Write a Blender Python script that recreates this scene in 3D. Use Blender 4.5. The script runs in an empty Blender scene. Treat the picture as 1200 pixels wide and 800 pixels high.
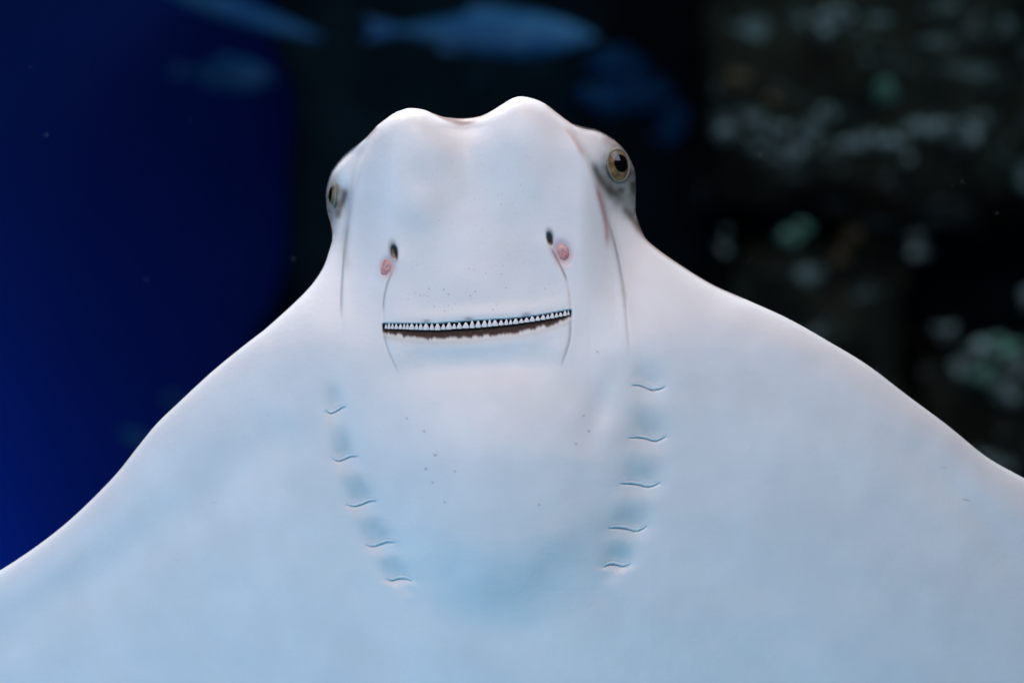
import bpy, bmesh, math, random
import numpy as np
from mathutils import Vector, Matrix, noise as mnoise

random.seed(7)
np.random.seed(7)
sc = bpy.context.scene
COL = sc.collection

# ------------------------------------------------------------------ camera
K = 0.0005            # metres per photograph pixel on the animal's plane
D = 0.90              # camera to the animal's plane
cam_d = bpy.data.cameras.new('camera')
cam = bpy.data.objects.new('camera', cam_d)
COL.objects.link(cam)
cam.location = (0, -D, 0)
cam.rotation_euler = (math.radians(90), 0, 0)
cam_d.sensor_width = 36.0
cam_d.lens = 36.0 * D / (1200 * K)
cam_d.clip_start = 0.01
cam_d.clip_end = 60
cam_d.dof.use_dof = True
cam_d.dof.focus_distance = D - 0.018
cam_d.dof.aperture_fstop = 2.8
sc.camera = cam

# ------------------------------------------------------------------ world, lamps, exposure
w = bpy.data.worlds.new('World')
sc.world = w
w.use_nodes = True
bg = w.node_tree.nodes['Background']
bg.inputs[0].default_value = (0.10, 0.28, 0.75, 1)
bg.inputs[1].default_value = 0.008

def lamp(name, loc, target, size, power, color, size_y=None, spread=180):
    l = bpy.data.lights.new(name, 'AREA')
    l.energy = power
    l.color = color
    l.shape = 'RECTANGLE'
    l.size = size
    l.size_y = size_y or size
    l.spread = math.radians(spread)
    o = bpy.data.objects.new(name, l)
    COL.objects.link(o)
    o.location = loc
    o.rotation_euler = (Vector(target) - Vector(loc)).to_track_quat('-Z', 'Y').to_euler()
    return o

lamp('tank_top_light', (-0.02, -0.78, 0.78), (0.0, 0.0, 0.15), 0.6, 8.3, (1.0, 0.875, 0.885))
lamp('tank_rear_light', (-0.30, 0.60, 1.10), (0, 0, 0), 0.7, 22.0, (0.92, 0.94, 1.0))
lamp('tank_floor_bounce', (0.0, -0.58, -0.78), (0.0, 0.0, -0.45), 0.8, 2.1, (0.06, 0.58, 1.0), spread=120)
lamp('tank_side_light', (-1.1, -0.60, -0.1), (-0.1, 0, -0.15), 0.7, 6.0, (0.36, 0.64, 1.0))
lamp('right_fill_light', (1.0, -0.25, 0.75), (0.25, 0, -0.1), 0.6, 2.2, (0.62, 0.74, 1.0))  # added fill lamp, cools the warm right wing edge
lamp('blue_wall_fill', (-2.5, 3.5, -1.25), (-2.4, 4.2, -0.85), 0.5, 13.0, (0.0, 0.34, 1.0))  # added lamp; blue pool on the wall stands in for the water's glow
lamp('rock_light', (1.2, 1.1, 2.3), (0.9, 2.6, 0.2), 0.9, 19.0, (0.50, 0.86, 1.0))

sc.view_settings.view_transform = 'Standard'
sc.view_settings.look = 'None'
sc.view_settings.gamma = 1
sc.view_settings.exposure = 0
sc.view_settings.use_curve_mapping = False
sc.render.engine = 'CYCLES'
sc.cycles.use_denoising = True
sc.cycles.max_bounces = 6

# ------------------------------------------------------------------ helpers
def P(px, py, y):
    """photograph pixel at depth y (metres behind the animal's plane) -> world point"""
    f = (D + y) / D
    return Vector(((px - 600) * K * f, y, (400 - py) * K * f))

def PH(px, py, H):
    """the same with the depth as height H (pixels) towards the camera"""
    return P(px, py, -H * K)

def tag(o, label=None, cat=None, group=None, kind=None):
    if label: o['label'] = label
    if cat: o['category'] = cat
    if group: o['group'] = group
    if kind: o['kind'] = kind
    return o

def mesh_obj(name, verts, faces, mat, parent=None, smooth=True):
    me = bpy.data.meshes.new(name)
    me.from_pydata([tuple(v) for v in verts], [], faces)
    if smooth:
        me.polygons.foreach_set('use_smooth', [True] * len(me.polygons))
    me.update()
    o = bpy.data.objects.new(name, me)
    COL.objects.link(o)
    if mat: me.materials.append(mat)
    if parent: o.parent = parent
    return o

def mat_new(name):
    m = bpy.data.materials.new(name)
    m.use_nodes = True
    nt = m.node_tree
    return m, nt, nt.nodes['Principled BSDF']

def N(nt, typ, **kw):
    n = nt.nodes.new(typ)
    for k, v in kw.items():
        setattr(n, k, v)
    return n

def sstep(a, b, x):
    t = np.clip((x - a) / (b - a), 0, 1)
    return t * t * (3 - 2 * t)

def spline(pts, n):
    """Catmull-Rom through pts, n samples, spaced by arc length"""
    p = np.array(pts, float)
    p = np.vstack([2 * p[0] - p[1], p, 2 * p[-1] - p[-2]])
    out = []
    for i in range(1, len(p) - 2):
        a, b, c, d = p[i - 1], p[i], p[i + 1], p[i + 2]
        for t in np.linspace(0, 1, 24, endpoint=False):
            out.append(0.5 * ((2 * b) + (c - a) * t + (2 * a - 5 * b + 4 * c - d) * t * t + (3 * b - a - 3 * c + d) * t ** 3))
    out.append(p[-2])
    out = np.array(out)
    s = np.concatenate([[0], np.cumsum(np.linalg.norm(np.diff(out, axis=0), axis=1))])
    u = np.linspace(0, s[-1], n)
    return np.stack([np.interp(u, s, out[:, k]) for k in range(out.shape[1])], 1)

def seg_dist(x, y, poly):
    """distance, running parameter 0..1 and signed side of points to a polyline"""
    best = np.full(x.shape, 1e9); tt = np.zeros(x.shape); sg = np.zeros(x.shape)
    n = len(poly) - 1
    for i in range(n):
        ax, ay = poly[i]; bx, by = poly[i + 1]
        dx, dy = bx - ax, by - ay
        L2 = dx * dx + dy * dy + 1e-12
        t = np.clip(((x - ax) * dx + (y - ay) * dy) / L2, 0, 1)
        ex = x - ax - t * dx; ey = y - ay - t * dy
        d = np.hypot(ex, ey)
        m = d < best
        best[m] = d[m]; tt[m] = (i + t[m]) / n
        sg[m] = np.sign(dx * (y[m] - ay) - dy * (x[m] - ax))
    return best, tt, sg

def vnoise(x, y, seed=0):
    """cheap smooth value noise on arrays"""
    rs = np.random.RandomState(seed)
    tab = rs.rand(256, 256)
    xi = np.floor(x).astype(int); yi = np.floor(y).astype(int)
    fx = x - xi; fy = y - yi
    fx = fx * fx * (3 - 2 * fx); fy = fy * fy * (3 - 2 * fy)
    g = lambda a, b: tab[a % 256, b % 256]
    return (g(xi, yi) * (1 - fx) + g(xi + 1, yi) * fx) * (1 - fy) + (g(xi, yi + 1) * (1 - fx) + g(xi + 1, yi + 1) * fx) * fy - 0.5

# ------------------------------------------------------------------ materials
def skin_material():
    m, nt, b = mat_new('ray_skin')
    at = N(nt, 'ShaderNodeAttribute', attribute_name='pigment')
    po = N(nt, 'ShaderNodeAttribute', attribute_name='pores')
    tc = N(nt, 'ShaderNodeTexCoord')
    n1 = N(nt, 'ShaderNodeTexNoise'); n1.inputs['Scale'].default_value = 26; n1.inputs['Detail'].default_value = 5
    nt.links.new(tc.outputs['Object'], n1.inputs['Vector'])
    r1 = N(nt, 'ShaderNodeMapRange'); r1.inputs[1].default_value = 0.3; r1.inputs[2].default_value = 0.7
    r1.inputs[3].default_value = 0.95; r1.inputs[4].default_value = 1.03
    nt.links.new(n1.outputs[0], r1.inputs[0])
    mul = N(nt, 'ShaderNodeVectorMath', operation='SCALE')
    nt.links.new(at.outputs['Color'], mul.inputs[0]); nt.links.new(r1.outputs[0], mul.inputs['Scale'])
    # scattered dark sensory pores
    vo = N(nt, 'ShaderNodeTexVoronoi'); vo.inputs['Scale'].default_value = 300; vo.inputs['Randomness'].default_value = 1.0
    nt.links.new(tc.outputs['Object'], vo.inputs['Vector'])
    rp = N(nt, 'ShaderNodeMapRange'); rp.inputs[1].default_value = 0.10; rp.inputs[2].default_value = 0.17
    rp.inputs[3].default_value = 1.0; rp.inputs[4].default_value = 0.0
    nt.links.new(vo.outputs['Distance'], rp.inputs[0])
    pm = N(nt, 'ShaderNodeMath', operation='MULTIPLY')
    nt.links.new(rp.outputs[0], pm.inputs[0]); nt.links.new(po.outputs['Fac'], pm.inputs[1])
    mx = N(nt, 'ShaderNodeMix', data_type='RGBA')
    nt.links.new(pm.outputs[0], mx.inputs['Factor'])
    nt.links.new(mul.outputs[0], mx.inputs['A']); mx.inputs['B'].default_value = (0.16, 0.15, 0.16, 1)
    nt.links.new(mx.outputs['Result'], b.inputs['Base Color'])
    b.inputs['Roughness'].default_value = 0.42
    b.inputs['Specular IOR Level'].default_value = 0.22
    b.inputs['Subsurface Weight'].default_value = 0.12
    b.inputs['Subsurface Radius'].default_value = (1.0, 0.6, 0.5)
    b.inputs['Subsurface Scale'].default_value = 0.003
    n2 = N(nt, 'ShaderNodeTexNoise'); n2.inputs['Scale'].default_value = 420; n2.inputs['Detail'].default_value = 4
    nt.links.new(tc.outputs['Object'], n2.inputs['Vector'])
    n3 = N(nt, 'ShaderNodeTexNoise'); n3.inputs['Scale'].default_value = 45; n3.inputs['Detail'].default_value = 3
    nt.links.new(tc.outputs['Object'], n3.inputs['Vector'])
    ad = N(nt, 'ShaderNodeMath', operation='MULTIPLY_ADD'); ad.inputs[1].default_value = 3.0
    nt.links.new(n3.outputs[0], ad.inputs[0]); nt.links.new(n2.outputs[0], ad.inputs[2])
    bp = N(nt, 'ShaderNodeBump'); bp.inputs['Strength'].default_value = 0.28; bp.inputs['Distance'].default_value = 0.0006
    nt.links.new(ad.outputs[0], bp.inputs['Height']); nt.links.new(bp.outputs[0], b.inputs['Normal'])
    return m

def simple(name, col, rough=0.5, spec=0.3, var=0.0, scale=60, bump=0.0, col2=None, sss=0.0, bdist=0.001, coat=0.0):
    m, nt, b = mat_new(name)
    tc = N(nt, 'ShaderNodeTexCoord')
    n1 = N(nt, 'ShaderNodeTexNoise'); n1.inputs['Scale'].default_value = scale; n1.inputs['Detail'].default_value = 6
    nt.links.new(tc.outputs['Object'], n1.inputs['Vector'])
    cr = N(nt, 'ShaderNodeValToRGB')
    c2 = col2 or tuple(min(1, c * (1 + var)) for c in col)
    c1 = col if col2 else tuple(c * (1 - var) for c in col)
    cr.color_ramp.elements[0].position = 0.35; cr.color_ramp.elements[0].color = (*c1, 1)
    cr.color_ramp.elements[1].position = 0.68; cr.color_ramp.elements[1].color = (*c2, 1)
    nt.links.new(n1.outputs[0], cr.inputs[0]); nt.links.new(cr.outputs[0], b.inputs['Base Color'])
    b.inputs['Roughness'].default_value = rough
    b.inputs['Specular IOR Level'].default_value = spec
    b.inputs['Coat Weight'].default_value = coat
    b.inputs['Coat Roughness'].default_value = 0.05
    if sss:
        b.inputs['Subsurface Weight'].default_value = sss
        b.inputs['Subsurface Scale'].default_value = 0.002
    if bump:
        bp = N(nt, 'ShaderNodeBump'); bp.inputs['Strength'].default_value = bump; bp.inputs['Distance'].default_value = bdist
        nt.links.new(n1.outputs[0], bp.inputs['Height']); nt.links.new(bp.outputs[0], b.inputs['Normal'])
    return m

M = dict(
    skin=skin_material(),
    gill=simple('gill_skin', (0.74, 0.77, 0.78), 0.45, 0.25, 0.04, 300, 0.1, sss=0.1),
    tooth=simple('tooth_enamel', (0.80, 0.79, 0.80), 0.3, 0.4, 0.05, 900, 0.05),
    gum=simple('gum', (0.55, 0.50, 0.50), 0.4, 0.3, 0.15, 500, 0.1),
    flesh=simple('nostril_flesh', (0.58, 0.24, 0.24), 0.4, 0.3, col2=(0.70, 0.42, 0.42), scale=200, bump=0.4, sss=0.15),
    core=simple('inflamed_flesh', (0.48, 0.05, 0.07), 0.3, 0.4, col2=(0.66, 0.16, 0.17), scale=400, bump=0.3),
    ball=simple('eyeball', (0.12, 0.12, 0.10), 0.2, 0.5, 0.2, 200, coat=0.6),
    iris=simple('iris', (0.13, 0.085, 0.04), 0.25, 0.5, col2=(0.42, 0.29, 0.15), scale=170, coat=1.0),
    pupil=simple('pupil', (0.003, 0.003, 0.004), 0.08, 0.5, coat=1.0),
    lid=simple('eyelid', (0.24, 0.23, 0.19), 0.45, 0.3, 0.15, 200, 0.1),
    wall=simple('tank_wall', (0.02, 0.05, 0.30), 0.9, 0.0, 0.12, 0.7),
)

# ------------------------------------------------------------------ the ray: outline traced in photograph pixels
corner_l, corner_r = (382, 229), (745, 219)
out_l = [corner_l, (383.6, 247), (388, 263), (389.7, 278), (386, 294), (377, 317), (357, 343), (315, 382), (292, 400), (262, 424), (240, 443),
         (210, 471), (184, 496), (161, 524), (139, 552), (112.5, 580), (84, 607), (56, 630), (28, 650), (0, 668), (-60, 703), (-150, 750), (-300, 820), (-420, 890),
         (-470, 940), (-440, 985), (-300, 1030), (-100, 1100), (150, 1200), (350, 1290), (480, 1350), (540, 1380), (575, 1400),
         (586, 1430), (589, 1600), (594, 2300)]
out_r = [corner_r, (744.5, 240), (744.5, 256), (754, 275), (761, 284), (786, 303), (832, 332), (879, 353), (925, 374), (971, 400),
         (1017, 428), (1063, 463), (1110, 498), (1156, 535), (1200, 560), (1260, 592), (1400, 660), (1560, 740), (1660, 810),
         (1700, 860), (1660, 920), (1500, 985), (1250, 1080), (1000, 1190), (830, 1280), (700, 1350), (640, 1380), (612, 1400),
         (608, 1430), (606, 1600), (602, 2300)]
top_l = [corner_l, (383.6, 217), (389, 201), (400, 186), (412, 175), (427, 163.5), (440, 150)]
top_c = [(440, 150), (443, 146.7), (460, 134), (470, 129.6), (481, 127), (497, 129), (509, 133.8), (523, 137.8), (544, 139.2),
         (562, 136.6), (576, 130.3), (593, 119.8), (602, 115), (611, 113.3), (625, 115.9), (639, 122), (653, 132.7), (667, 143),
         (676, 146.6), (686, 149.3), (690, 150)]
top_r = [(690, 150), (700, 152.5), (714, 160), (729, 172.5), (738, 186), (744, 202), corner_r]

NL, NF, NR = 84, 330, 84
R_HEAD, R_FACE, R_REAR = 130, 330, 80
Y0, Y1, Y2 = 300.0, 730.0, 2290.0

def by_y(pts):
    p = spline(pts, 3000)
    o = np.maximum.accumulate(p[:, 1])
    return lambda yy: np.interp(yy, o + np.arange(len(o)) * 1e-6, p[:, 0])
XL, XR = by_y(out_l), by_y(out_r)

def cluster(n, pw):                       # 0..1, dense at 0
    return np.linspace(0, 1, n) ** pw

def row_x(y):
    xl, xr = float(XL(y)), float(XR(y))
    a = float(sstep(300, 450, y)); c = float(sstep(900, 1380, y))
    fl = (1 - a) * 432 + a * 366; fr = (1 - a) * 712 + a * 792
    fl = (1 - c) * fl + c * (xl + 0.15 * (xr - xl)); fr = (1 - c) * fr + c * (xr - 0.15 * (xr - xl))
    pw = 1.0 + 1.1 * float(sstep(300, 420, y)) * (1 - c)
    L = xl + (fl - xl) * cluster(NL, pw)
    F = np.linspace(fl, fr, NF + 1)[1:-1]
    R = (xr + (fr - xr) * cluster(NR, pw))[::-1]
    return np.concatenate([L, F, R])

tl = spline(top_l, NL); tcn = spline(top_c, 4000); tr = spline(top_r, NR)
xs_c = np.linspace(440, 690, NF + 1)[1:-1]
ys_c = np.interp(xs_c, np.maximum.accumulate(tcn[:, 0]), tcn[:, 1])
row0 = np.vstack([tl, np.stack([xs_c, ys_c], 1), tr])
rowh = np.stack([row_x(Y0), np.full(len(row0), Y0)], 1)
v = np.linspace(0, 1, R_HEAD) ** 1.25
head = np.empty((R_HEAD, len(row0), 2))
bl = spline([p for p in out_l if p[1] < 330], 800); br = spline([p for p in out_r if p[1] < 330], 800)
for i, t in enumerate(v):
    r = row0 * (1 - t) + rowh * t
    # pull the two ends on to the outline
    for e, fn, cor in ((0, XL, corner_l), (-1, XR, corner_r)):
        want = float(fn(cor[1] * (1 - t) + Y0 * t))
        dx = want - r[e, 0]
        k = np.arange(len(r)) if e == 0 else np.arange(len(r))[::-1]
        r[:, 0] += dx * np.clip(1 - k / 80.0, 0, 1) ** 2
    head[i] = r
rows = [head]
ys_face = np.linspace(Y0, Y1, R_FACE)[1:]
ys_rear = Y1 + (Y2 - Y1) * (np.linspace(0, 1, R_REAR)[1:] ** 1.5)
for yy in np.concatenate([ys_face, ys_rear]):
    xr_ = row_x(float(yy))
    rows.append(np.stack([xr_, np.full(len(xr_), yy)], 1)[None])
G = np.concatenate(rows, 0)
nr, nc = G.shape[:2]
X, Y = G[..., 0].copy(), G[..., 1].copy()

boundary = np.vstack([spline(out_l, 300)[::-1], spline(top_l, 60)[1:], spline(top_c, 160)[1:], spline(top_r, 60)[1:], spline(out_r, 300)[1:]])
dist, _, _ = seg_dist(X, Y, boundary)
fine = np.vstack([spline(out_l, 3000)[::-1], spline(top_l, 200)[1:], spline(top_c, 600)[1:], spline(top_r, 200)[1:], spline(out_r, 3000)[1:]])
fine = fine[fine[:, 1] < 1000]
nb = (dist < 24) & (Y < 960)
xn, yn = X[nb], Y[nb]; dn = np.full(xn.shape, 1e9)
for c0 in range(0, len(xn), 20000):
    xx, yy_ = xn[c0:c0 + 20000], yn[c0:c0 + 20000]
    sub = fine
    best = np.full(xx.shape, 1e9)
    for k0 in range(0, len(sub) - 1, 8):
        (ax_, ay_), (bx_, by_) = sub[k0], sub[min(k0 + 8, len(sub) - 1)]
        ddx, ddy = bx_ - ax_, by_ - ay_
        t_ = np.clip(((xx - ax_) * ddx + (yy_ - ay_) * ddy) / (ddx * ddx + ddy * ddy + 1e-12), 0, 1)
        best = np.minimum(best, (xx - ax_ - t_ * ddx) ** 2 + (yy_ - ay_ - t_ * ddy) ** 2)
    dn[c0:c0 + 20000] = np.sqrt(best)
dist[nb] = dn
def soft_dist(x, y):
    """smooth stand-in for the distance to the outline (no kinks on the medial axis)"""
    S = np.zeros(x.shape)
    for i in range(len(boundary) - 1):
        (ax, ay), (bx, by) = boundary[i], boundary[i + 1]
        l = math.hypot(bx - ax, by - ay)
        S += l / ((x - 0.5 * (ax + bx)) ** 2 + (y - 0.5 * (ay + by)) ** 2 + 1.0) ** 1.5
    return np.sqrt(2 / S)
sdist = soft_dist(X, Y)
edge = np.zeros(X.shape, bool); edge[0] = edge[-1] = True; edge[:, 0] = edge[:, -1] = True
dist[edge] = 0

# ------------------------------------------------------------------ relief, in pixels towards the camera
XC = 572.0
mouth_x = [440, 450, 480, 512, 560, 600, 627, 650, 668, 680]
mouth_t = [378.8, 378.7, 379.2, 379.2, 375.8, 373.4, 370.4, 366.4, 363, 361]       # upper lip edge
mouth_m = [384, 384, 384.8, 385.6, 382.6, 379, 375.2, 371.4, 367.8, 366]             # foot of the teeth
mouth_b = [389, 391, 396.0, 398, 395.2, 391.5, 386.4, 380, 373.5, 371]               # lower lip edge
crease_r = spline([(653, 133), (668, 148), (684, 176), (696, 203), (706, 234), (715, 264), (724, 298), (730, 333), (734.5, 368), (737, 400), (738, 430)], 60)
crease_l = spline([(436, 158), (427, 178), (416, 210), (409, 245), (404.5, 280), (402, 310), (400, 345), (400, 378), (401, 405)], 60)
line_l = spline([(463, 286), (464, 300), (457, 322), (451, 342), (449, 362), (449, 380), (451.5, 398), (457, 416), (467, 436)], 60)
line_r = spline([(643, 268), (643.5, 284), (651, 302), (660, 318), (666, 336), (669, 354), (669.5, 372), (668.5, 394), (664, 412), (656, 432)], 60)
gills_l = [[(380.4, 481.5), (388, 484), (395, 481), (401, 477.5), (406, 477)],
           [(389, 538), (397, 540), (405, 537), (412, 534.5), (420, 535.5)],
           [(405, 591.5), (415, 593), (424, 590.5), (433, 587), (441, 587.5)],
           [(428, 638.5), (437, 640), (446, 637), (455, 634.5), (463, 636)],
           [(452, 678), (459, 680), (467, 677.5), (475, 677.5), (483, 681)]]
gills_r = [[(740, 452.5), (749, 451.5), (757, 454), (766, 457), (781, 453.5)],
           [(736, 513.8), (746, 512.5), (757, 513.5), (768, 516.5), (782, 511.5)],
           [(726, 567), (738, 566.5), (749, 567.5), (760, 570), (775, 566)],
           [(713, 619), (724, 618), (735, 619.2), (746, 622), (759, 616.5)],
           [(706, 665), (713, 661.5), (720, 660.5), (730, 663), (740, 661)]]

def circ(t):
    t = np.clip(t, 0, 1)
    return np.sqrt(np.clip(1 - (1 - t) ** 2, 0, 1))

def base_depth(x, y):
    ax = np.abs(x - XC)
    headw = 1 - sstep(235, 415, y)
    side = sstep(105, 180, ax) * headw * 44
    notch = 13 * np.exp(-((x - 544) / 28) ** 2 - ((y - 139) / 24) ** 2)
    wing = 0.05 * np.maximum(ax - 190, 0) + 0.00004 * np.maximum(ax - 190, 0) ** 2
    rear = 0.05 * np.maximum(y - 900, 0)
    return -14 - side - notch - wing * (1 - headw) - rear

def smooth_side(sd, wid):
    return 1 / (1 + np.exp(-np.clip(sd / wid, -30, 30)))

def relief(x, y, d, ds):
    ax = np.abs(x - XC)
    bl_ = sstep(12, 45, d)
    ds = d * (1 - bl_) + np.minimum(ds, d * 1.6) * bl_
    H = base_depth(x, y)
    hw = 1 - sstep(-0.6, 1.3, (y - 300) / 85 + (np.maximum(ax, 120) - 190) / 70)
    rear = sstep(1200, 1420, y)
    lobe = (np.exp(-((x - 485) / 45) ** 2) + np.exp(-((x - 612) / 45) ** 2)) * (1 - sstep(140, 270, y))
    r_head = 20 + 14 * np.clip(lobe, 0, 1)
    E_head = 0.35 * r_head * circ(d / (0.45 * r_head)) + 0.65 * r_head * circ(ds / (1.5 * r_head)) + 14 * (1 - np.exp(-ds / 70))
    E_wing = (5 * circ(d / 5) + 23 * circ(ds / 46) + 20 * (1 - np.exp(-ds / 150))) * (1 - 0.6 * rear)
    E_wing = np.where(y > 1400, np.minimum(E_wing, circ(d / 10) * 9), E_wing)
    H = H + hw * E_head + (1 - hw) * E_wing
    # heavy trunk between the wings
    trunk = np.exp(-(ax / 185) ** 2) * sstep(300, 460, y) * (1 - sstep(900, 1380, y))
    H = H + 22 * trunk * sstep(0, 60, d)
    # snout: groove between the lobes and soft swellings
    H = H - 7 * np.exp(-((x - 545 - 0.02 * (y - 140)) / 20) ** 2) * (1 - sstep(145, 225, y)) * sstep(0, 14, d)
    H = H + 5 * np.exp(-((x - 492) / 26) ** 2 - ((y - 245) / 28) ** 2) - 1.5 * np.exp(-((x - 455) / 30) ** 2 - ((y - 262) / 30) ** 2)
    H = H - 5 * np.exp(-((x - 558) / 40) ** 2 - ((y - 215) / 45) ** 2)
    H = H + 5 * np.exp(-((x - 560) / 75) ** 2 - ((y - 330) / 45) ** 2)
    # cheeks step down outside the rostral plate
    for poly, inner in ((crease_r, 1), (crease_l, -1)):
        dd, tt, sg = seg_dist(x, y, poly)
        sd = dd * sg * inner                    # > 0 on the snout side
        fade = sstep(0.0, 0.12, tt) * (1 - sstep(0.70, 1.0, tt))
        ins = smooth_side(sd, 1.6)
        near = np.exp(-(dd / 42) ** 2)
        amp = (11 * (1 - sstep(0.35, 0.75, tt)) + 2.5) * fade
        H = H - amp * (1 - ins) * near
        H = H - fade * sstep(0.25, 0.5, tt) * 2.8 * np.exp(-(dd / 1.7) ** 2)
        H = H + fade * 2.0 * ins * np.exp(-(dd / 8) ** 2)
    # eye sockets / brow
    H = H + 7 * np.exp(-((x - 716) / 20) ** 2 - ((y - 190) / 32) ** 2) * sstep(0, 12, d)
    H = H - 5 * np.exp(-((x - 705) / 9) ** 2 - ((y - 208) / 16) ** 2)
    H = H + 5 * np.exp(-((x - 400) / 12) ** 2 - ((y - 195) / 20) ** 2) * sstep(0, 8, d)
    H = H - 6 * np.exp(-((x - 403) / 6) ** 2 - ((y - 238) / 18) ** 2)
    # nasal curtain: fine folds from the nostrils past the mouth corners
    for poly, inner in ((line_r, 1), (line_l, -1)):
        dd, tt, sg = seg_dist(x, y, poly)
        sd = dd * sg * inner
        fade = sstep(0.02, 0.12, tt) * (1 - sstep(0.86, 1.0, tt))
        ins = smooth_side(sd, 1.2)
        H = H + fade * (-1.4 * np.exp(-(dd / 1.5) ** 2) + 1.6 * ins * np.exp(-(dd / 24) ** 2) + 0.3 * (1 - ins) * np.exp(-(dd / 10) ** 2))
    # mouth
    my_t = np.interp(x, mouth_x, mouth_t); my_m = np.interp(x, mouth_x, mouth_m); my_b = np.interp(x, mouth_x, mouth_b)
    inm = sstep(447.5, 450.5, x) * (1 - sstep(667.5, 670.5, x))
    mid = np.clip(1 - ((x - 560) / 112) ** 2, 0, 1)
    rag = 1.8 * vnoise(x / 5.0, y * 0 + 3.3, 5) + 1.5 * vnoise(x / 2.2, y * 0 + 9.1, 6)
    lowlip = np.exp(-((y - my_b - 7) / 11) ** 2) * mid
    H = H + 2.2 * lowlip
    H = H + 3.0 * np.exp(-((y - my_t + 7) / 9) ** 2) * mid * (y < my_t + 2)
    slot = sstep(my_t - 0.9, my_t + 0.9, y) * (1 - sstep(my_m - 0.5, my_m + 3.5, y)) * inm
    H = H - 10 * slot * (0.45 + 0.55 * mid)
    H = H - 4.0 * sstep(my_t - 0.5, my_t + 1, y) * (1 - sstep(my_m + 2, my_b + rag + 1.5, y)) * inm
    H = H - 5.5 * np.exp(-((y - 428 - 0.04 * (560 - x)) / 19) ** 2) * np.exp(-((x - 562) / 82) ** 4)
    # throat dome between the gill rows
    wy = np.interp(y, [420, 470, 560, 680, 740], [120, 135, 128, 100, 92])
    u = np.abs(x - 590 - (600 - y) * 0.02) / wy
    dome = np.exp(-(u ** 3.2)) * sstep(425, 540, y) * (1 - sstep(628, 745, y + 26 * np.clip(u, 0, 1.6) ** 2))
    H = H + 20 * dome
    # shallow furrow running up from the gills beside the throat
    dd, tt, _ = seg_dist(x, y, np.array([(733, 420), (712, 455), (695, 500), (690, 540)]))
    H = H - 5 * np.exp(-(dd / 17) ** 2) * np.clip(np.minimum(tt, 1 - tt) * 2.2, 0, 1)
    # gill pouches
    for gs, sgn in ((gills_l, 1), (gills_r, -1)):
        cents = np.array([np.mean(np.array(g), 0) for g in gs])
        ext = np.vstack([cents[0] + (cents[0] - cents[1]) * 1.0, cents, cents[-1] + (cents[-1] - cents[-2]) * 0.55])
        wid = np.array([g[-1][0] - g[0][0] for g in gs]); wid = np.concatenate([[wid[0] * .8], wid, [wid[-1] * .5]])
        cx = np.interp(y, ext[:, 1], ext[:, 0]); cw = np.interp(y, ext[:, 1], wid) * 0.5
        uu = (x - cx) / cw
        band = np.exp(-np.abs(uu / 1.05) ** 2.2)
        endf = sstep(ext[0, 1], cents[0, 1] - 5, y) * (1 - sstep(cents[-1, 1] + 2, ext[-1, 1], y))
        H = H - 5.0 * band * endf
        t = np.interp(y - 4.0 * np.sin(uu * 2.6) * (-sgn) * 0.5, ext[:, 1], np.arange(len(ext)))
        f = t - np.floor(t)
        saw = np.where(f < 0.38, f / 0.38, 1 - (f - 0.38) / 0.62)
        saw = saw * saw * (3 - 2 * saw)
        H = H + 3.0 * saw * band * endf
        for g in gs:
            poly = spline(g, 24)
            dd, tt, sg = seg_dist(x, y, poly)
            tp = np.clip(1 - (2 * tt - 1) ** 2, 0, 1) ** 0.5
            H = H + tp * (-2.8 * np.exp(-(dd / 1.5) ** 2) + 0.7 * np.exp(-((dd * sg + 4.0) / 3.2) ** 2))
    # nostril openings
    for (cx, cy, rx, ry, an, dep) in ((462.0, 295, 4.2, 8.2, -0.12, 7), (644.2, 280, 3.8, 7.8, -0.25, 8), (454, 313, 11, 15, 0.25, 1.8), (659.5, 296, 13, 17, -0.35, 1.8)):
        ca, sa = math.cos(an), math.sin(an)
        ux = ((x - cx) * ca + (y - cy) * sa) / rx; uy = (-(x - cx) * sa + (y - cy) * ca) / ry
        H = H - dep * (1 - sstep(0.55, 1.15, np.hypot(ux, uy)))
    # wings: faint folds and the soft roll behind the leading edge
    wl = sstep(420, 560, y)
    dd, _, _ = seg_dist(x, y, np.array([(320, 520), (200, 620), (90, 690), (-40, 760)]))
    H = H - 5 * np.exp(-(dd / 34) ** 2)
    dd, _, _ = seg_dist(x, y, np.array([(1085, 530), (1130, 580), (1180, 650)]))
    H = H - 2.5 * np.exp(-(dd / 26) ** 2)
    H = H + wl * (3.5 * vnoise(x / 110, y / 140, 2) + 0.9 * vnoise(x / 38, y / 52, 3)) * sstep(0, 50, d)
    H = H + (1.0 * vnoise(x / 26, y / 30, 4)) * sstep(0, 30, d)
    return H

HV = relief(X, Y, dist, sdist)
HB = base_depth(X, Y)
HV[edge] = HB[edge]
dorsal_hw = 1 - sstep(280, 420, Y)
TH = dorsal_hw * (26 * circ(dist / 26) + 30 * (1 - np.exp(-dist / 60))) + (1 - dorsal_hw) * (4 * circ(dist / 4) + 34 * (1 - np.exp(-dist / 160)) * np.exp(-(np.abs(X - 585) / 420) ** 2))
TH = np.where(Y > 1400, circ(dist / 10) * 9, TH)
TH = TH + 40 * np.exp(-(np.abs(X - XC) / 130) ** 2) * sstep(0, 60, dist) * sstep(180, 360, Y) * (1 - sstep(800, 1350, Y))
HD = HB - TH

# ------------------------------------------------------------------ pigment, plus painted shade in the gill pouches
def mixp(C, col, m):
    m = np.clip(m, 0, 1)[..., None]
    return C * (1 - m) + np.array(col) * m

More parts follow.
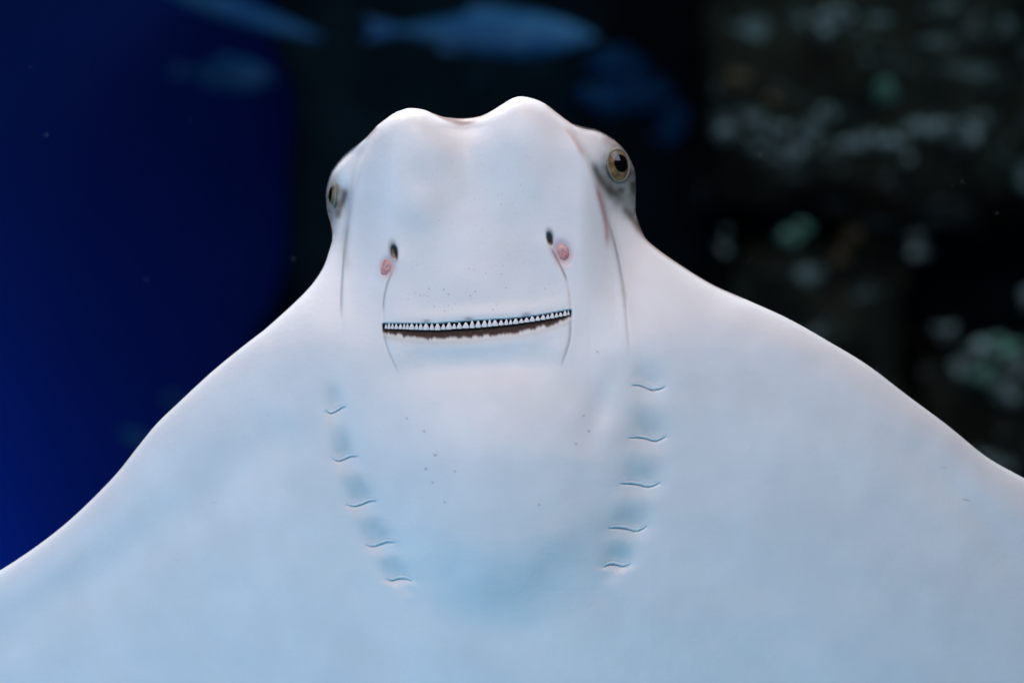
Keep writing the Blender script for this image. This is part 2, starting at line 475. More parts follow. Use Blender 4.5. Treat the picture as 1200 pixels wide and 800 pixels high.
C = np.ones(X.shape + (3,)) * np.array((0.80, 0.795, 0.80))
def blob(cx, cy, rx, ry, pw=2.0, an=0.0):
    ca, sa = math.cos(an), math.sin(an)
    ux = ((X - cx) * ca + (Y - cy) * sa) / rx; uy = (-(X - cx) * sa + (Y - cy) * ca) / ry
    return np.exp(-(ux * ux + uy * uy) ** (pw / 2))
def streak(pts, wid, side=0):
    dd, tt, sg = seg_dist(X, Y, spline(pts, 30))
    m = np.exp(-(dd / wid) ** 2)
    return m * np.clip(np.minimum(tt, 1 - tt) * 5 + 0.15, 0, 1)
dd, tt, sg = seg_dist(X, Y, crease_r); out_side_r = smooth_side(-dd * sg, 1.5)
dd, tt, sg = seg_dist(X, Y, crease_l); out_side_l = smooth_side(dd * sg, 1.5)
mott = 0.75 + 0.5 * (vnoise(X / 7, Y / 7, 11) + 0.5)
C = mixp(C, (0.07, 0.072, 0.058), 0.97 * blob(734, 203, 31, 43, 4) * out_side_r * mott)
C = mixp(C, (0.36, 0.27, 0.25), 0.6 * streak([(704, 160), (718, 166), (732, 180), (741, 198)], 7) * mott)
C = mixp(C, (0.07, 0.065, 0.055), 0.92 * streak([(693, 188), (699, 203), (709, 217), (721, 227), (735, 233)], 6) * out_side_r)
C = mixp(C, (0.30, 0.32, 0.29), 0.75 * streak([(729, 222), (738, 240), (744, 258)], 9))
C = mixp(C, (0.13, 0.10, 0.085), 0.8 * streak([(729, 240), (738, 252), (746, 263), (753, 274)], 4.5))
C = mixp(C, (0.40, 0.24, 0.19), 0.7 * streak([(744, 262), (756, 278), (775, 294), (800, 310)], 3.2))
C = mixp(C, (0.44, 0.26, 0.23), 0.8 * streak([(698, 215), (703, 233), (708, 252), (711, 270), (712, 290)], 3.2))
C = mixp(C, (0.62, 0.46, 0.43), 0.7 * streak([(662, 146), (674, 165), (684, 184)], 3.0))
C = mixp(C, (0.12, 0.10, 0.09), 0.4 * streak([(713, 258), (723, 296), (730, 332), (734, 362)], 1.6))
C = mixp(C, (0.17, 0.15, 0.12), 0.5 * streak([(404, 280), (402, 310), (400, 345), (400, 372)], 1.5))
C = mixp(C, (0.58, 0.52, 0.46), 0.4 * streak([(407, 262), (405, 290), (409, 320)], 4))
C = mixp(C, (0.24, 0.25, 0.24), 0.9 * blob(389, 236, 13, 32, 4) * out_side_l * mott)
C = mixp(C, (0.10, 0.10, 0.09), 0.85 * streak([(406, 219), (403, 232), (398, 246), (393, 258)], 4.5) * out_side_l)
C = mixp(C, (0.42, 0.32, 0.32), 0.8 * streak([(427, 164), (434, 157), (441, 149)], 2.5))
C = mixp(C, (0.30, 0.19, 0.17), 0.95 * np.exp(-(dist / (1.0 + 6.5 * np.exp(-((X - 542) / 22) ** 2))) ** 4) * np.exp(-((X - 542) / 36) ** 6) * (Y < 160))
C = mixp(C, (0.55, 0.38, 0.36), 0.8 * np.exp(-(dist / 2.0) ** 2) * ((Y < 165) & (X > 640) & (X < 720)))
C = mixp(C, (0.36, 0.25, 0.20), 0.7 * np.exp(-(dist / 1.6) ** 2) * ((Y > 255) & (Y < 350) & (X > 700)))
# mouth
my_t = np.interp(X, mouth_x, mouth_t); my_m = np.interp(X, mouth_x, mouth_m); my_b = np.interp(X, mouth_x, mouth_b)
inm = sstep(447.5, 449.5, X) * (1 - sstep(668.5, 670.5, X))
rag = 3.2 * vnoise(X / 6.0, Y * 0 + 3.3, 5) + 2.6 * vnoise(X / 2.2, Y * 0 + 9.1, 6)
brown = np.array((0.042, 0.024, 0.019)) * ((0.55 + 0.8 * (vnoise(X / 1.6, Y / 6, 8) + 0.5)) * (0.55 + 1.5 * sstep(0.25, 1.0, (Y - my_m) / (my_b - my_m))))[..., None] + 0.006 * np.array((1, .8, .7))
lowm = sstep(my_t - 0.4, my_t + 0.5, Y) * (1 - sstep(my_b + rag - 3.0, my_b + rag + 1.4, Y)) * inm
C = C * (1 - lowm[..., None]) + brown * lowm[..., None]
C = mixp(C, (0.004, 0.004, 0.006), sstep(my_t - 0.5, my_t + 0.5, Y) * (1 - sstep(my_m - 0.5, my_m + 2.5, Y)) * inm)
C = mixp(C, (0.55, 0.50, 0.42), 0.45 * np.exp(-((Y - my_b - 3) / 4) ** 2) * inm * (1 - lowm))
for sx, sy in ((500, 377), (549, 374), (617, 369)):
    C = mixp(C, (0.10, 0.11, 0.13), 0.6 * blob(sx, sy - 0.5, 5, 2.2) * (Y < my_t + 0.5))
# nostrils
C = mixp(C, (0.60, 0.30, 0.30), 0.9 * blob(454, 313, 9.0, 12.5, 2.6, 0.25))
C = mixp(C, (0.56, 0.28, 0.27), 0.9 * blob(659.5, 296, 10.5, 14.5, 2.8, -0.35))
C = mixp(C, (0.15, 0.14, 0.10), 0.95 * blob(461, 293, 5.4, 11, 3, -0.12))
C = mixp(C, (0.02, 0.018, 0.015), 0.95 * blob(464, 296, 2.2, 8.5, 4, -0.15))
C = mixp(C, (0.13, 0.11, 0.09), 0.9 * blob(644.5, 275, 4.5, 7.5, 3, -0.25))
C = mixp(C, (0.01, 0.006, 0.008), 0.97 * blob(644.6, 282.5, 3.0, 5.5, 4, -0.45))
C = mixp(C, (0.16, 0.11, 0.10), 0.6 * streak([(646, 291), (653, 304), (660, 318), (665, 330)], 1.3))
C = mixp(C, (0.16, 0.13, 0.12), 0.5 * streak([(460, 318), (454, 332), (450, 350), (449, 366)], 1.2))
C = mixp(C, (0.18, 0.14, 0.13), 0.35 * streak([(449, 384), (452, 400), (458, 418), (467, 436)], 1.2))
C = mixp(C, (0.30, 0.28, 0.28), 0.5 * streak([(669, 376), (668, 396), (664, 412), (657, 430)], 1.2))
# a few loose dark freckles on the belly
for fx, fy, fr in ((477, 490, 1.0), (497, 505, 1.1), (510, 533, 1.3), (499, 549, 1.3), (507, 565, 1.1), (533, 552, 1.0), (521, 588, 1.0), (632, 591, 1.1),
                   (690, 505, 1.2), (675, 520, 1.0), (684, 487, 1.0), (205, 655, 1.4), (252, 589, 1.0), (1133, 585, 1.5), (1105, 548, 1.2), (700, 412, 1.0)):
    C = mixp(C, (0.20, 0.20, 0.22), 0.75 * blob(fx, fy, fr * 1.15, fr))
# gill pouches: shade painted in as grey-teal, stronger low in each segment
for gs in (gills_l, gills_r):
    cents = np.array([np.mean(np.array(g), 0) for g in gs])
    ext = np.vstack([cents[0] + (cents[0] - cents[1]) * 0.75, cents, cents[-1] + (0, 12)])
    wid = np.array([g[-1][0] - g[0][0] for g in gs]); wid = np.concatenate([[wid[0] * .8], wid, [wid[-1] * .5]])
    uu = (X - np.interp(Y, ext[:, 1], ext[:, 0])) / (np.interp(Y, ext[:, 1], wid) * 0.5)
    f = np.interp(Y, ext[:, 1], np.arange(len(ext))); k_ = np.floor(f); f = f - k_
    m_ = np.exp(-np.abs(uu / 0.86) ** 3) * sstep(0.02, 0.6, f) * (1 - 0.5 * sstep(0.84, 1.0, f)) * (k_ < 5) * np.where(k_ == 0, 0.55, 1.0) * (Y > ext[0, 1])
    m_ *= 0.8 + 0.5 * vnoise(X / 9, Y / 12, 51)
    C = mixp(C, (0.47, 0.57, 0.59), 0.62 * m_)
# wash of body tone
tone = 1 + 0.05 * vnoise(X / 60, Y / 70, 21) + 0.03 * vnoise(X / 18, Y / 24, 22)
C *= tone[..., None]
CD = np.ones(X.shape + (3,)) * np.array((0.10, 0.075, 0.055)) * (1 + 0.35 * vnoise(X / 30, Y / 34, 31))[..., None]
em = np.exp(-(dist / 9.0) ** 4)[..., None]
CD = CD * (1 - em) + np.array((0.78, 0.77, 0.78)) * em
pores = (0.85 * sstep(-0.25, 0.15, vnoise(X / 9, Y / 9, 41)) *
         np.maximum(0.75 * np.exp(-((Y - 345) / 34) ** 2) * np.exp(-((X - 560) / 85) ** 4), 0.25 * np.exp(-((Y - 250) / 90) ** 2) * np.exp(-((X - 570) / 120) ** 4)))

# ------------------------------------------------------------------ one continuous body mesh
def to_world(x, y, h):
    f = (D - h * K) / D
    return np.stack([(x - 600) * K * f, -h * K, (400 - y) * K * f], -1)

nv = nr * nc
idx = np.arange(nv).reshape(nr, nc)
inner = ~edge
didx = idx.copy()
didx[inner] = nv + np.arange(inner.sum())
verts = np.concatenate([to_world(X, Y, HV).reshape(-1, 3), to_world(X, Y, HD)[inner]])
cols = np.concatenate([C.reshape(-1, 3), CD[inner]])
prs = np.concatenate([pores.reshape(-1), np.zeros(inner.sum())])
q = lambda I: np.stack([I[:-1, :-1], I[1:, :-1], I[1:, 1:], I[:-1, 1:]], -1).reshape(-1, 4)
faces = np.concatenate([q(idx), q(didx)[:, ::-1]])
me = bpy.data.meshes.new('body')
me.vertices.add(len(verts)); me.vertices.foreach_set('co', verts.ravel().astype(np.float32))
me.loops.add(faces.size); me.loops.foreach_set('vertex_index', faces.ravel().astype(np.int32))
me.polygons.add(len(faces)); me.polygons.foreach_set('loop_start', np.arange(0, faces.size, 4, dtype=np.int32))
me.polygons.foreach_set('use_smooth', np.ones(len(faces), bool))
me.update(calc_edges=True)
me.validate()
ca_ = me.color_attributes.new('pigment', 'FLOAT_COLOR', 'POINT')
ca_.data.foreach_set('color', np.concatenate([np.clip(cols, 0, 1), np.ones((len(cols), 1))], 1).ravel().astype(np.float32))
pa = me.attributes.new('pores', 'FLOAT', 'POINT')
pa.data.foreach_set('value', prs.astype(np.float32))
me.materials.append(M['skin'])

ray = bpy.data.objects.new('cownose_ray', None)
COL.objects.link(ray)
ray.empty_display_size = 0.05
tag(ray, 'large white-bellied ray with a smiling mouth and spread wings, belly shown', 'ray')
body = bpy.data.objects.new('body', me)
COL.objects.link(body)
body.parent = ray

def h_at(px, py):
    if py > Y0 + 2 and py < Y1 - 2:
        fr = (py - Y0) / (Y1 - Y0) * (R_FACE - 1) + R_HEAD - 1
        k = int(fr); t = fr - k
        return float((1 - t) * np.interp(px, X[k], HV[k]) + t * np.interp(px, X[k + 1], HV[k + 1]))
    k = np.argmin((X - px) ** 2 + (Y - py) ** 2)
    return float(HV.flat[k])

# ------------------------------------------------------------------ eyes
def frame_mat(n, up=(0, 0, 1)):
    n = Vector(n).normalized(); up = Vector(up)
    u = up.cross(n).normalized(); vv = n.cross(u)
    return Matrix((u, vv, n)).transposed()

def cap(rad, a0, a1, sx, sy, ox, oy, rings, segs, closed):
    """spherical cap around +z (radius rad) between two polar radii, elliptical"""
    vs, fs = [], []
    if closed: vs.append((ox, oy, math.sqrt(max(rad * rad - ox * ox - oy * oy, 0))))
    for i in range(rings + 1):
        r = a0 + (a1 - a0) * i / rings
        if closed and i == 0: continue
        for j in range(segs):
            a = 2 * math.pi * j / segs
            x = ox + r * sx * math.cos(a); y = oy + r * sy * math.sin(a)
            vs.append((x, y, math.sqrt(max(rad * rad - x * x - y * y, 0))))
    off = 1 if closed else 0
    nrg = rings if closed else rings + 1
    if closed:
        for j in range(segs): fs.append((0, off + j, off + (j + 1) % segs))
    for i in range(nrg - 1):
        for j in range(segs):
            a = off + i * segs + j; b = off + i * segs + (j + 1) % segs
            fs.append((a, a + segs, b + segs, b))
    return vs, fs

def make_eye(px, py, H, n, R, ir, pup, lid_r, lid_w):
    Rm = R * K
    Mx = frame_mat(n)
    c = PH(px, py, H) - Vector(n).normalized() * Rm
    tw = lambda vs, s=K: [c + Mx @ (Vector(p) * s) for p in vs]
    vs, fs = [], []
    thm = math.asin(min(1.0, (lid_r + 1.5) / R))
    for i in range(17):
        th = thm * i / 16
        for j in range(32):
            a = 2 * math.pi * j / 32
            vs.append((R * math.sin(th) * math.cos(a), R * math.sin(th) * math.sin(a), R * math.cos(th)))
    for i in range(16):
        for j in range(32):
            a = i * 32 + j; b = i * 32 + (j + 1) % 32
            fs.append((a, a + 32, b + 32, b))
    e = mesh_obj('eye', tw(vs), fs, M['ball'], ray)
    vs, fs = cap(R + 0.25, 0, ir, 1, 1, 0, 0, 8, 40, True)
    mesh_obj('iris', tw(vs), fs, M['iris'], e)
    vs, fs = cap(R + 0.6, 0, 1, pup[0], pup[1], pup[2], pup[3], 5, 36, True)
    mesh_obj('pupil', tw(vs), fs, M['pupil'], e)
    # lid: a soft ring of skin round the eye
    vs, fs = [], []
    ns, nt_ = 48, 10
    for i in range(ns):
        a = 2 * math.pi * i / ns
        rr = lid_r * (1 + 0.02 * math.sin(3 * a))
        cz = math.sqrt(max((R + 0.4) ** 2 - rr * rr, 0))
        wv = lid_w * (1.0 + 0.35 * math.sin(a + 0.8))
        rad = Vector((math.cos(a), math.sin(a), 0)); out = (rad * rr + Vector((0, 0, cz))).normalized()
        tang = Vector((-math.sin(a), math.cos(a), 0)); side = out.cross(tang)
        for j in range(nt_):
            b = 2 * math.pi * j / nt_
            p = rad * rr + Vector((0, 0, cz)) + out * (wv * 0.55 * math.cos(b)) + side * (wv * math.sin(b))
            vs.append(p)
    for i in range(ns):
        for j in range(nt_):
            a = i * nt_ + j; b = i * nt_ + (j + 1) % nt_
            a2 = ((i + 1) % ns) * nt_ + j; b2 = ((i + 1) % ns) * nt_ + (j + 1) % nt_
            fs.append((a, a2, b2, b))
    mesh_obj('eyelid', tw(vs), fs, M['lid'], e)
    return e

make_eye(728.5, 193, h_at(728.5, 193) + 6, (0.70, -0.714, 0.03), 38, 18.5, (12, 10.5, 0.3, 1.8), 19.5, 1.7)
make_eye(385.0, 229.0, h_at(387, 229) - 3, (-0.95, -0.31, 0.02), 24, 14.5, (11, 10.5, 0, 1.5), 15.5, 1.6)

# ------------------------------------------------------------------ teeth
tooth_n = 38
gx = np.linspace(450.5, 667.5, 90)
strip_v, strip_f = [], []
for i, x in enumerate(gx):
    t0 = np.interp(x, mouth_x, mouth_t); m0 = np.interp(x, mouth_x, mouth_m)
    base = h_at(x, t0 - 5)
    for (yy, hh) in ((m0 - 1.0, -6.5), (m0 - 0.9, -3.4), (m0 + 0.1, -3.4), (m0 + 0.6, -7.0)):
        strip_v.append(PH(x, yy, base + hh))
    if i:
        a = (i - 1) * 4; b = i * 4
        for k in range(3): strip_f.append((a + k, b + k, b + k + 1, a + k + 1))
plate = mesh_obj('tooth_plate', strip_v, strip_f, M['tooth'], ray)
edges_x = [450.6]
rt = random.Random(3)
pos = 450.6
widths = [(4.3 + 3.4 * math.sin(math.pi * (i + .5) / tooth_n)) * rt.uniform(0.72, 1.30) for i in range(tooth_n)]
sc_w = (667.6 - 450.6) / sum(widths)
for wd in widths:
    wd *= sc_w
    x = pos + wd / 2; pos += wd
    t0 = float(np.interp(x, mouth_x, mouth_t)); m0 = float(np.interp(x, mouth_x, mouth_m))
    hgt = (m0 - t0) * rt.uniform(0.80, 1.30) + 0.6
    hw_ = wd * 0.5 * rt.uniform(0.88, 1.04)
    base = h_at(x, t0 - 5) - 2.4
    prof = [(-0.92, -0.12), (-1.0, 0.12), (-0.84, 0.36), (-0.58, 0.54), (-0.38, 0.80), (0, 0.96), (0.38, 0.80), (0.58, 0.54), (0.84, 0.36), (1.0, 0.12), (0.92, -0.12)]
    n = len(prof)
    vs = []
    for (sx, hh) in ((1.0, 0.0), (0.93, 1.0), (0.72, 1.7)):
        for (a, b) in prof:
            vs.append(PH(x + a * hw_ * sx, m0 + 0.4 - b * hgt * (0.6 + 0.4 * sx), base + hh))
    fs = []
    for r_ in range(2):
        for k in range(n - 1):
            a = r_ * n + k
            fs.append((a, a + 1, a + n + 1, a + n))
    fs.append(tuple(range(2 * n, 3 * n)))
    mesh_obj('tooth', vs, fs, M['tooth'], plate)

# ------------------------------------------------------------------ nostril flesh
def lump(name, cx, cy, rx, ry, an, hh, mat, seed, parent, amp=0.35):
    vs, fs = [], []
    nu, nw = 9, 22
    ca, sa = math.cos(an), math.sin(an)
    base = h_at(cx, cy)
    vs.append(PH(cx, cy, base + hh * 0.55))
    for i in range(1, nu + 1):
        r = i / nu
        for j in range(nw):
            a = 2 * math.pi * j / nw
            jit = 1 + 0.35 * mnoise.noise(Vector((math.cos(a) * 2 + seed, math.sin(a) * 2, 0)))
            lx = r * rx * jit * math.cos(a); ly = r * ry * jit * math.sin(a)
            z = hh * (0.9 - 0.25 * math.cos(r * 5.0)) * (1 - r ** 3) + hh * amp * mnoise.noise(Vector((lx * 0.45 + seed * 3, ly * 0.45, seed))) * (1 - r ** 4) - 1.6 * r ** 4
            vs.append(PH(cx + lx * ca - ly * sa, cy + lx * sa + ly * ca, base + z))
    for j in range(nw): fs.append((0, 1 + j, 1 + (j + 1) % nw))
    for i in range(nu - 1):
        for j in range(nw):
            a = 1 + i * nw + j; b = 1 + i * nw + (j + 1) % nw
            fs.append((a, a + nw, b + nw, b))
    return mesh_obj(name, vs, fs, mat, parent)

n1 = lump('nostril', 453.6, 313.5, 6.6, 10.5, 0.25, 2.0, M['flesh'], 1, ray, 1.0)
n2 = lump('nostril', 660.0, 296, 7.8, 11.5, -0.35, 1.8, M['flesh'], 2, ray, 0.7)
lump('inflamed_spot', 658.8, 291.5, 4.4, 4.4, 0.2, 1.6, M['core'], 3, n2, 1.0)

# ------------------------------------------------------------------ gill flaps
def flap(pts):
    p = spline(pts, 26)
    vs, fs = [], []
    nt_ = 8
    for i in range(len(p)):
        t = i / (len(p) - 1)
        r = 1.25 * math.sin(math.pi * min(max(t, 0.03), 0.97)) ** 0.5
        x, y = p[i]
        y -= 1.9
        base = h_at(x, y - 2.0) - 0.5
        for j in range(nt_):
            a = 2 * math.pi * j / nt_
            vs.append(PH(x, y + 1.5 * r * math.sin(a), base + 0.8 * r * math.cos(a)))
    for i in range(len(p) - 1):
        for j in range(nt_):
            a = i * nt_ + j; b = i * nt_ + (j + 1) % nt_
            fs.append((a, b, b + nt_, a + nt_))
    fs.append(tuple(range(nt_))[::-1]); fs.append(tuple(range((len(p) - 1) * nt_, len(p) * nt_)))
    return mesh_obj('gill_flap', vs, fs, M['gill'], ray)
for g in gills_l + gills_r:
    flap(g)

# ------------------------------------------------------------------ background: tank wall and rock
def rock_mat(name, c1, c2, scale, spot=None, amount=0.62):
    m = simple(name, c1, 0.9, 0.1, col2=c2, scale=scale, bump=0.8, bdist=0.02)
    if spot:
        nt = m.node_tree; b = nt.nodes['Principled BSDF']
        old = b.inputs['Base Color'].links[0].from_socket
        tc = nt.nodes['Texture Coordinate']
        mp = N(nt, 'ShaderNodeMapping'); mp.inputs['Scale'].default_value = (1.0, 1.0, 1.7)
        nt.links.new(tc.outputs['Object'], mp.inputs[0])
        a = N(nt, 'ShaderNodeTexNoise'); a.inputs['Scale'].default_value = 9; a.inputs['Detail'].default_value = 6; a.inputs['Roughness'].default_value = 0.65
        a.inputs['Distortion'].default_value = 0.6
        nt.links.new(mp.outputs[0], a.inputs['Vector'])
        r = N(nt, 'ShaderNodeMapRange'); r.inputs[1].default_value = amount; r.inputs[2].default_value = amount + 0.10
        nt.links.new(a.outputs[0], r.inputs[0])
        mx = N(nt, 'ShaderNodeMix', data_type='RGBA')
        nt.links.new(r.outputs[0], mx.inputs['Factor']); nt.links.new(old, mx.inputs['A']); mx.inputs['B'].default_value = (*spot, 1)
        nt.links.new(mx.outputs['Result'], b.inputs['Base Color'])
    return m
M['rock'] = rock_mat('dark_rock', (0.008, 0.010, 0.009), (0.036, 0.034, 0.024), 7, (0.24, 0.30, 0.30), 0.57)
M['rock2'] = rock_mat('black_rock', (0.004, 0.010, 0.017), (0.010, 0.024, 0.036), 5, (0.012, 0.05, 0.075), 0.60)
M['pale'] = simple('pale_algae', (0.05, 0.07, 0.07), 0.8, 0.1, col2=(0.50, 0.56, 0.55), scale=30, bump=0.5, bdist=0.01)
M['green'] = simple('green_algae', (0.08, 0.20, 0.15), 0.8, 0.1, col2=(0.38, 0.60, 0.48), scale=30, bump=0.5, bdist=0.01)
M['brown'] = simple('brown_algae', (0.14, 0.09, 0.05), 0.8, 0.1, col2=(0.26, 0.18, 0.11), scale=30, bump=0.5, bdist=0.01)
M['fish'] = simple('fish_skin', (0.010, 0.12, 0.38), 0.5, 0.3, col2=(0.07, 0.24, 0.44), scale=14)
M['fish_dark'] = simple('fish_back', (0.004, 0.07, 0.24), 0.5, 0.3, col2=(0.02, 0.15, 0.36), scale=14)
M['speck'] = simple('speck', (0.7, 0.72, 0.75), 0.6, 0.2, 0.1, 100)

BY = 4.2
wv = [P(-900, -900, BY), P(2100, -900, BY), P(2100, 1700, BY), P(-900, 1700, BY)]
tag(mesh_obj('tank_wall', wv, [(0, 1, 2, 3)], M['wall'], smooth=False), kind='structure')

def rock(name, x0, y0, x1, y1, depth, thick, mat, seed, amp, label, parent=None, cat='rock', group=None):
    """a rough block whose front spans the given pixel window at its depth"""
    bm = bmesh.new()
    bmesh.ops.create_cube(bm, size=1)
    bmesh.ops.subdivide_edges(bm, edges=bm.edges, cuts=24, use_grid_fill=True)
    a = P(x0, y1, depth); b = P(x1, y0, depth)
    sx, sz = b.x - a.x, b.z - a.z
    cx = Vector(((a.x + b.x) / 2, depth + thick / 2, (a.z + b.z) / 2))
    for vt in bm.verts:
        c = vt.co.copy()
        l = max(abs(c.x), abs(c.y), abs(c.z))
        rnd = c.normalized() * 0.62
        c = c.lerp(rnd, 0.22)
        p = Vector((c.x * sx, c.y * thick, c.z * sz)) + cx
        nz = Vector((mnoise.fractal(p * 2.2 + Vector((seed * 7, 0, 0)), 0.9, 2.1, 5),
                     mnoise.fractal(p * 2.2 + Vector((0, seed * 5 + 3, 0)), 0.9, 2.1, 5),
                     mnoise.fractal(p * 2.2 + Vector((0, 0, seed * 3 + 9)), 0.9, 2.1, 5)))
        vt.co = p + nz * amp
    me_ = bpy.data.meshes.new(name); bm.to_mesh(me_); bm.free()
    me_.polygons.foreach_set('use_smooth', [True] * len(me_.polygons))
    o = bpy.data.objects.new(name, me_); COL.objects.link(o); me_.materials.append(mat)
    if parent: o.parent = parent
    else: tag(o, label, cat, group)
    return o

rock('rock_pillar', 318, -260, 860, 900, 3.0, 0.8, M['rock2'], 1, 0.10, 'tall black rock pillar rising behind the head of the ray')
rock('rock_ledge', 832, -300, 1500, 236, 2.35, 0.7, M['rock'], 2, 0.07, 'dark rock ledge streaked with pale algae, above the square block')
rock('rock_block', 845, 268, 1088, 700, 2.45, 0.6, M['rock'], 3, 0.05, 'dark square rock block under the ledge, behind the wing')
rock('rock_boulder', 1085, 395, 1560, 760, 2.55, 0.6, M['rock'], 4, 0.07, 'rough dark boulder carrying a teal cluster of algae')
rock('rock_backing', 820, 180, 1700, 900, 3.1, 0.5, M['rock2'], 5, 0.05, 'black rock face in the deep recess between block and boulder')

def patch(name, cx, cy, rx, ry, depth, mat, seed, label, an=0.0, cat='algae', group=None):
    """knobbly crust: lobed mound of merged lumps standing off the rock"""
    rs = random.Random(seed)
    bm = bmesh.new()
    f = (D + depth) / D * K
    c = P(cx, cy, depth)
    for i in range(22):
        r = rs.random() ** 0.7 * 1.25; a = rs.uniform(0, 6.283)
        lx, lz = r * rx * math.cos(a) * .8, r * ry * math.sin(a) * .8
        ca, sa = math.cos(an), math.sin(an)
        q_ = Vector((c.x + (lx * ca - lz * sa) * f, c.y + rs.uniform(-0.02, 0.02), c.z - (lx * sa + lz * ca) * f))
        s = min(rx, ry) * f * rs.uniform(0.15, 0.5)
        mt = Matrix.Translation(q_) @ Matrix.Diagonal((s * rs.uniform(.8, 1.6), s, s * rs.uniform(.6, 1.1), 1))
        res = bmesh.ops.create_icosphere(bm, subdivisions=3, radius=1, matrix=mt)
        for vt in res['verts']:
            nn = mnoise.fractal(vt.co * 40 + Vector((seed, 0, 0)), 0.8, 2.0, 4)
            vt.co += (vt.co - q_) * 0.9 * nn
    me_ = bpy.data.meshes.new(name); bm.to_mesh(me_); bm.free()
    me_.polygons.foreach_set('use_smooth', [True] * len(me_.polygons))
    o = bpy.data.objects.new(name, me_); COL.objects.link(o); me_.materials.append(mat)
    return tag(o, label, cat, group)

g_l = 'pale algae crusts along the ledge'
PF = 2.30
for i, (cx, cy, rx, ry, an) in enumerate([(858, 158, 26, 9, 0), (880, 138, 16, 9, .1), (905, 152, 18, 8, -.3), (945, 158, 13, 13, 0), (930, 178, 14, 7, .4),
                                          (968, 130, 12, 9, 0), (985, 172, 16, 8, -.2), (1010, 165, 20, 11, .1), (1045, 168, 16, 9, 0), (1070, 150, 18, 8, -.1),
                                          (1100, 152, 30, 10, 0), (1135, 158, 22, 13, .1), (1150, 140, 12, 9, 0), (1062, 185, 9, 7, 0)]):
    patch('algae_crust', cx, cy, rx, ry, PF, M['pale'], 20 + i, 'pale grey algae crust in the row along the rock ledge', an, group=g_l)
patch('algae_crust', 975, 26, 24, 14, PF, M['pale'], 50, 'faint grey algae crust high on the ledge above the pale row')
patch('algae_crust', 868, 96, 14, 10, PF, M['brown'], 51, 'brown algae crust on the ledge close to the rock pillar')
patch('algae_crust', 1033, 107, 11, 9, PF, M['green'], 52, 'small green algae knob just above the pale row')
patch('algae_crust', 907, 116, 8, 7, PF, M['brown'], 53, 'tiny ochre algae knob just above the pale row')
patch('algae_crust', 932, 271, 20, 11, 2.38, M['green'], 54, 'bright green algae tuft at the top of the square block', -0.6)
patch('algae_crust', 848, 284, 7, 18, 2.40, M['pale'], 55, 'narrow blue-grey algae strip on the edge of the square block')
patch('algae_crust', 1075, 285, 11, 20, 2.40, M['pale'], 56, 'tall pale algae strip by the deep recess')
patch('algae_crust', 1000, 276, 10, 9, 2.40, M['brown'], 57, 'dull brown algae knob beside the bright green tuft')
patch('algae_crust', 985, 302, 9, 8, 2.40, M['brown'], 58, 'dull brown algae knob below the bright green tuft')
for i, (cx, cy, rx, ry, an, mt) in enumerate([(1110, 388, 12, 9, 0, 'pale'), (1150, 412, 20, 12, .3, 'pale'), (1182, 408, 20, 14, -.3, 'green'), (1152, 440, 14, 12, 0, 'green'),
                                              (1178, 456, 18, 12, .2, 'pale'), (1125, 430, 12, 10, 0, 'pale'), (1196, 430, 14, 14, 0, 'pale'), (1205, 350, 10, 12, 0, 'pale'), (1170, 540, 22, 10, .3, 'pale')]):
    patch('algae_crust', cx, cy, rx, ry, 2.48, M[mt], 70 + i, 'teal algae crust in the cluster on the rough boulder', an, group='algae cluster on the boulder')
patch('algae_crust', 735, 100, 42, 40, 2.95, M['fish_dark'], 90, 'large dim blue algae mound on the black rock pillar')
patch('algae_crust', 790, 150, 20, 26, 2.95, M['fish_dark'], 91, 'smaller dim blue algae mound low on the black rock pillar')

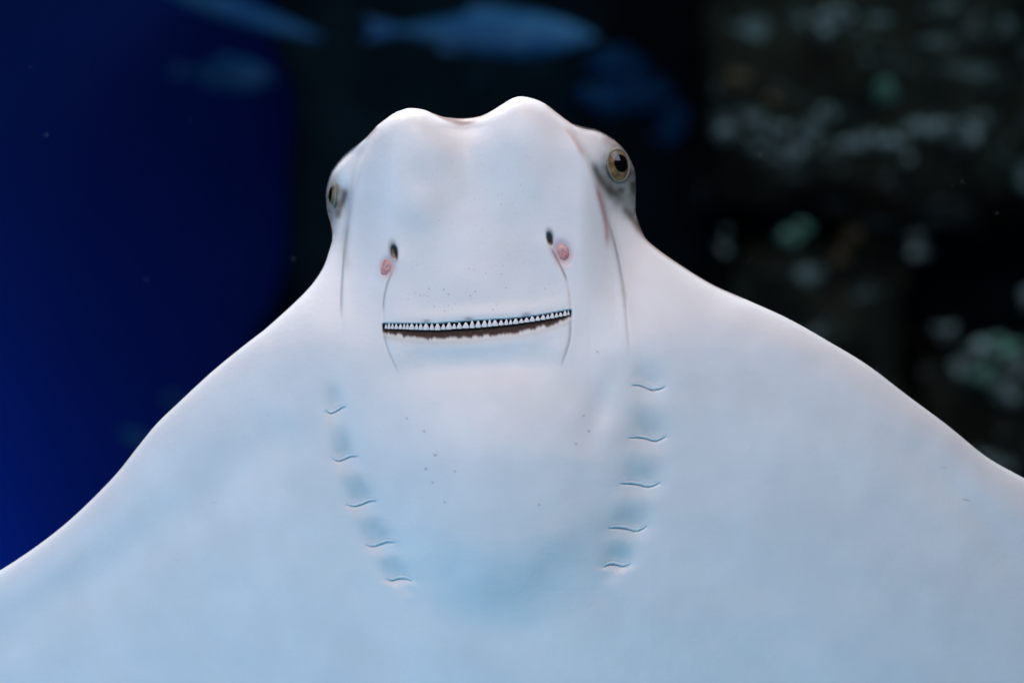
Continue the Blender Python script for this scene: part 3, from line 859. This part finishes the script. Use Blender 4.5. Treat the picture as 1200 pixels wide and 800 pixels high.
# ------------------------------------------------------------------ blurred fish
def fish(tail, nose, depth, hgt, mat, label, seed=0, fat=0.6, name='fish'):
    """tail / nose are pixels; body lofted along that line"""
    a = P(*tail, depth); b = P(*nose, depth)
    L = (b - a).length
    ux = (b - a).normalized(); uy = Vector((0, 1, 0)); uz = uy.cross(ux) * -1
    if uz.z < 0: uz = -uz
    hm = hgt * K * (D + depth) / D / 2
    vs, fs = [], []
    ns, nt_ = 26, 16
    for i in range(ns + 1):
        t = i / ns
        s = 0.12 + 0.88 * t
        r = (math.sin(math.pi * min(1, (t ** (1 / max(fat, .2) * 0.6)))) ** 0.8) if 0 < t < 1 else 0.0
        r = max(r, 0.16 * (1 - t) if t < .9 else 0.02)
        for j in range(nt_):
            an = 2 * math.pi * j / nt_
            vs.append(a + ux * (s * L) + uz * (hm * r * math.sin(an)) + uy * (hm * 0.5 * r * math.cos(an)))
    for i in range(ns):
        for j in range(nt_):
            p = i * nt_ + j; q2 = i * nt_ + (j + 1) % nt_
            fs.append((p, q2, q2 + nt_, p + nt_))
    root = bpy.data.objects.new(name, None); COL.objects.link(root)
    root.empty_display_size = 0.02
    tag(root, label, 'fish')
    mesh_obj('body', vs, fs, mat, root)
    def fin(nm, pts, th=0.004):
        n = len(pts)
        v2 = [p + uy * th for p in pts] + [p - uy * th for p in pts]
        f2 = [tuple(range(n)), tuple(range(2 * n - 1, n - 1, -1))] + [(k, n + k, n + (k + 1) % n, (k + 1) % n) for k in range(n)]
        mesh_obj(nm, v2, f2, mat, root, smooth=False)
    q3 = lambda s, h: a + ux * (s * L) + uz * (h * hm)
    fin('tail_fin', [q3(.16, .14), q3(0.0, .5), q3(.05, 0), q3(0.0, -.5), q3(.16, -.14)])
    fin('dorsal_fin', [q3(.42, .6), q3(.46, 1.15), q3(.60, 1.1), q3(.70, .75)])
    fin('anal_fin', [q3(.32, -.4), q3(.34, -.85), q3(.45, -.75)])
    for sd in (-1, 1):
        ep = q3(.93, .12) + uy * (sd * hm * 0.26)
        bm = bmesh.new(); bmesh.ops.create_icosphere(bm, subdivisions=2, radius=hm * 0.10, matrix=Matrix.Translation(ep))
        me_ = bpy.data.meshes.new('eye'); bm.to_mesh(me_); bm.free()
        o = bpy.data.objects.new('eye', me_); COL.objects.link(o); o.parent = root; me_.materials.append(M['pupil'])
    return root

fish((150, -25), (380, 46), 2.4, 26, M['fish'], 'slender blue fish slanting down over the short plump fish')
fish((200, 82), (322, 93), 2.5, 40, M['fish_dark'], 'short plump blue fish below the slender slanting fish', fat=0.45)
fish((425, 34), (700, 44), 2.4, 56, M['fish'], 'long thick blue-grey fish drifting above the head of the ray', fat=0.45)
fish((188, 532), (138, 502), 2.5, 18, M['fish_dark'], 'small teal fish half hidden behind the wing edge')
fish((212, 462), (190, 475), 2.6, 16, M['fish_dark'], 'tiny dim fish just above the small teal fish')

# ------------------------------------------------------------------ drifting specks
bm = bmesh.new()
rs = random.Random(5)
spots = [(1128, 213), (890, 182), (1168, 250), (180, 415), (223, 142), (172, 327), (922, 222)] + [(rs.uniform(20, 1180), rs.uniform(10, 330)) for _ in range(10)]
for (px, py) in spots:
    bmesh.ops.create_icosphere(bm, subdivisions=1, radius=rs.uniform(0.00012, 0.00030), matrix=Matrix.Translation(P(px, py, rs.uniform(0.12, 0.22))))
me_ = bpy.data.meshes.new('water_specks'); bm.to_mesh(me_); bm.free()
o = bpy.data.objects.new('water_specks', me_); COL.objects.link(o); me_.materials.append(M['speck'])
tag(o, 'tiny pale specks drifting in the dark water', 'specks', kind='stuff')
